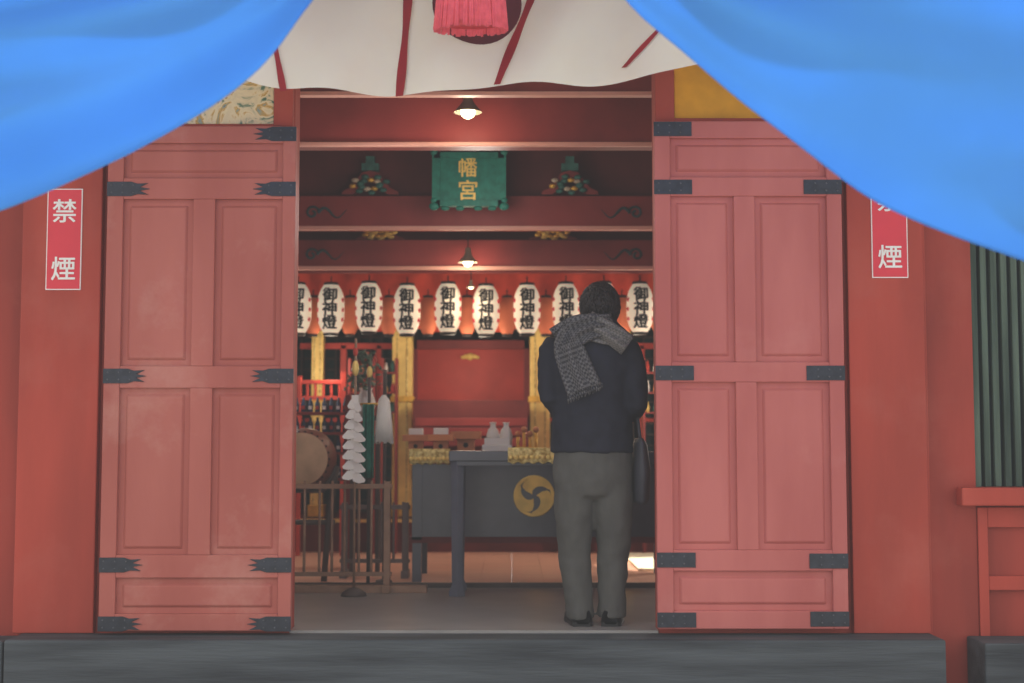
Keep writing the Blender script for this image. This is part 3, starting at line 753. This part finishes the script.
def scarfmat(nm,c1,c2,sc_):
    sc=bpy.data.materials.new(nm); sc.use_nodes=True; N=sc.node_tree.nodes; L=sc.node_tree.links
    bs=N['Principled BSDF']; bs.inputs['Roughness'].default_value=.95; bs.inputs['Specular IOR Level'].default_value=.1
    tc=N.new('ShaderNodeTexCoord'); mp=N.new('ShaderNodeMapping'); mp.inputs['Rotation'].default_value=(0,.35,0); L.new(tc.outputs['Object'],mp.inputs[0])
    ck=N.new('ShaderNodeTexChecker'); ck.inputs['Scale'].default_value=sc_; ck.inputs['Color1'].default_value=lin(c1); ck.inputs['Color2'].default_value=lin(c2)
    L.new(mp.outputs[0],ck.inputs['Vector'])
    nz=N.new('ShaderNodeTexNoise'); nz.inputs['Scale'].default_value=9
    mx=N.new('ShaderNodeMixRGB'); mx.blend_type='MULTIPLY'; mx.inputs[0].default_value=.5; L.new(ck.outputs[0],mx.inputs[1]); L.new(nz.outputs['Fac'],mx.inputs[2]); L.new(mx.outputs[0],bs.inputs['Base Color'])
    return sc
sc=scarfmat('checked_scarf',(116,114,116),(72,71,76),80); sc2=scarfmat('checked_scarf_light',(138,134,132),(106,104,104),80)
b=MB()
nu,nv=48,10
def ringf(u,v):
    a=u*math.tau; cx,cy,cz=P(598,331,.01)
    r=1+.08*math.sin(v*math.pi)+.04*math.sin(a*3+v*4)
    wdt=.080+.062*(1-v); back=max(0,-math.sin(a))
    return (cx+wdt*r*math.cos(a)-.02*(1-v)*back,cy+(wdt*.95)*r*math.sin(a)-.015*(1-v),cz-.05+.085*v+.02*math.sin(a*2+1)*(1-v)-.02*math.cos(a)*(1-v))
b.grid(ringf,nu,nv,sc2)
def tail(path,w0,w1,nf,yo,m,fr=True):
    def f(u,v):
        p=interp(path,v); w=w0+(w1-w0)*v
        q=interp(path,min(1,v+.05)); r=interp(path,max(0,v-.05)); tx,ty=q[0]-r[0],q[1]-r[1]; l=math.hypot(tx,ty)
        px=p[0]+(-ty/l)*w*(u-.5); py=p[1]+(tx/l)*w*(u-.5)
        x,z=W(px,py,Y); return (x,Y-p[2]-.014*math.sin(u*nf)-.02*math.cos((u-.5)*math.pi)+yo,z)
    b.grid(f,24,24,m)
    if fr:
        for i in range(18):
            u=i/17; p=f(u,1.0); b.tube([p,(p[0]+.004,p[1],p[2]-.015),(p[0]+random.uniform(-.008,.008),p[1]+.004,p[2]-.035)],.0028,m,5)
tail([(612,325,.085),(600,328,.12),(586,331,.135),(572,338,.135),(568,350,.135),(575,371,.14),(583,391,.145)],20,36,15,-.01,sc)
tail([(586,322,.10),(600,330,.125),(613,338,.125),(626,347,.10)],20,22,11,-.014,sc2,False)
tail([(604,322,.085),(590,324,.12),(573,329,.12),(556,341,.08)],12,26,9,-.014,sc,False)
b.obj('scarf',solid=.008,parent=man)
bag=mat('dark_bag',(60,60,68),.6,var=.15,bump=.2)
b=MB(); bx_,_,bz=P(642,470); byy=Y+.06; zt=P(640,438)[2]; zb=P(640,504)[2]
b.loft([(bx_-.005,byy,zb,.03,.12),(bx_-.005,byy,zb+.02,.045,.15),(bx_,byy,(zt+zb)/2,.05,.155),(bx_-.005,byy,zt-.03,.036,.145),(bx_-.01,byy,zt,.016,.135)],bag,24)
b.tube([(bx_-.01,byy-.1,zt-.02),(bx_-.02,byy-.06,zt+.09),(P(636,402)[0]+.01,byy+.02,P(636,398)[2]+.02),(bx_-.02,byy+.09,zt+.08),(bx_-.01,byy+.11,zt-.02)],.009,bag,8)
b.obj('handbag',parent=man)
# ---------------------------------------------------------------- lights
w=bpy.data.worlds.new('w'); S.world=w; w.use_nodes=True; nt=w.node_tree
bg=nt.nodes['Background']; bg.inputs[0].default_value=(1,.98,.96,1); bg.inputs[1].default_value=1.3
sun=bpy.data.lights.new('sun','SUN'); sun.energy=5.0; sun.angle=math.radians(3); sun.color=(1,.97,.93)
o=bpy.data.objects.new('sun',sun); S.collection.objects.link(o)
dirv=Vector((-.25,-.42,-.87)); o.rotation_euler=dirv.to_track_quat('-Z','Y').to_euler()
def pt(n,x,y,z,e,c=(1,.8,.58),s=.15):
    l=bpy.data.lights.new(n,'POINT'); l.energy=e; l.color=c; l.shadow_soft_size=s
    q=bpy.data.objects.new(n,l); q.location=(x,y,z); S.collection.objects.link(q)
pt('hall_fill',-.7,.9,2.2,9,(1,.95,.9))  # unseen fill lamp, added to brighten the front of the hall
pt('hall_fill.003',-.2,1.9,2.45,6,(1,.93,.85))  # added fill for the plaque and beam carvings, no fixture here
pt('hall_fill.001',-1.9,3.2,1.5,12,(1,.93,.85)); pt('hall_fill.002',1.6,3.4,1.2,28,(1,.9,.8))  # unseen fills added to brighten the inner hall and tan floor
pt('sanctum_fill',-.35,4.4,1.6,10,(1,.86,.66)); pt('sanctum_fill.001',-1.5,4.5,1.5,8,(1,.86,.66)); pt('sanctum_fill.002',.9,4.4,1.5,8,(1,.86,.66))  # fill lamps added so the gold pillars catch light
sp=bpy.data.lights.new('sun_patch_spot','SPOT'); sp.energy=260; sp.spot_size=math.radians(34); sp.spot_blend=.3; sp.color=(1,.95,.82)  # added spot without a fixture, makes the sunlit floor patch
q=bpy.data.objects.new('sun_patch_spot',sp); q.location=(1.2,3.6,2.0); S.collection.objects.link(q)
# ---------------------------------------------------------------- camera
cam=bpy.data.cameras.new('camera'); cam.sensor_width=36; cam.lens=F*36/1024; cam.clip_end=200
co=bpy.data.objects.new('camera',cam); co.location=(0,-D,H); co.rotation_euler=(math.pi/2+TH,0,0); S.collection.objects.link(co); S.camera=co
cam.dof.use_dof=True; cam.dof.focus_distance=7.15; cam.dof.aperture_fstop=1.5
vs_=S.view_settings; vs_.view_transform='Standard'; vs_.look='None'
try:
    vs_.use_curve_mapping=True; cm=vs_.curve_mapping; cm.initialize(); cv=cm.curves[3]
    cv.points[0].location=(0,.027); cm.update()
except Exception as e: print('curve',e)
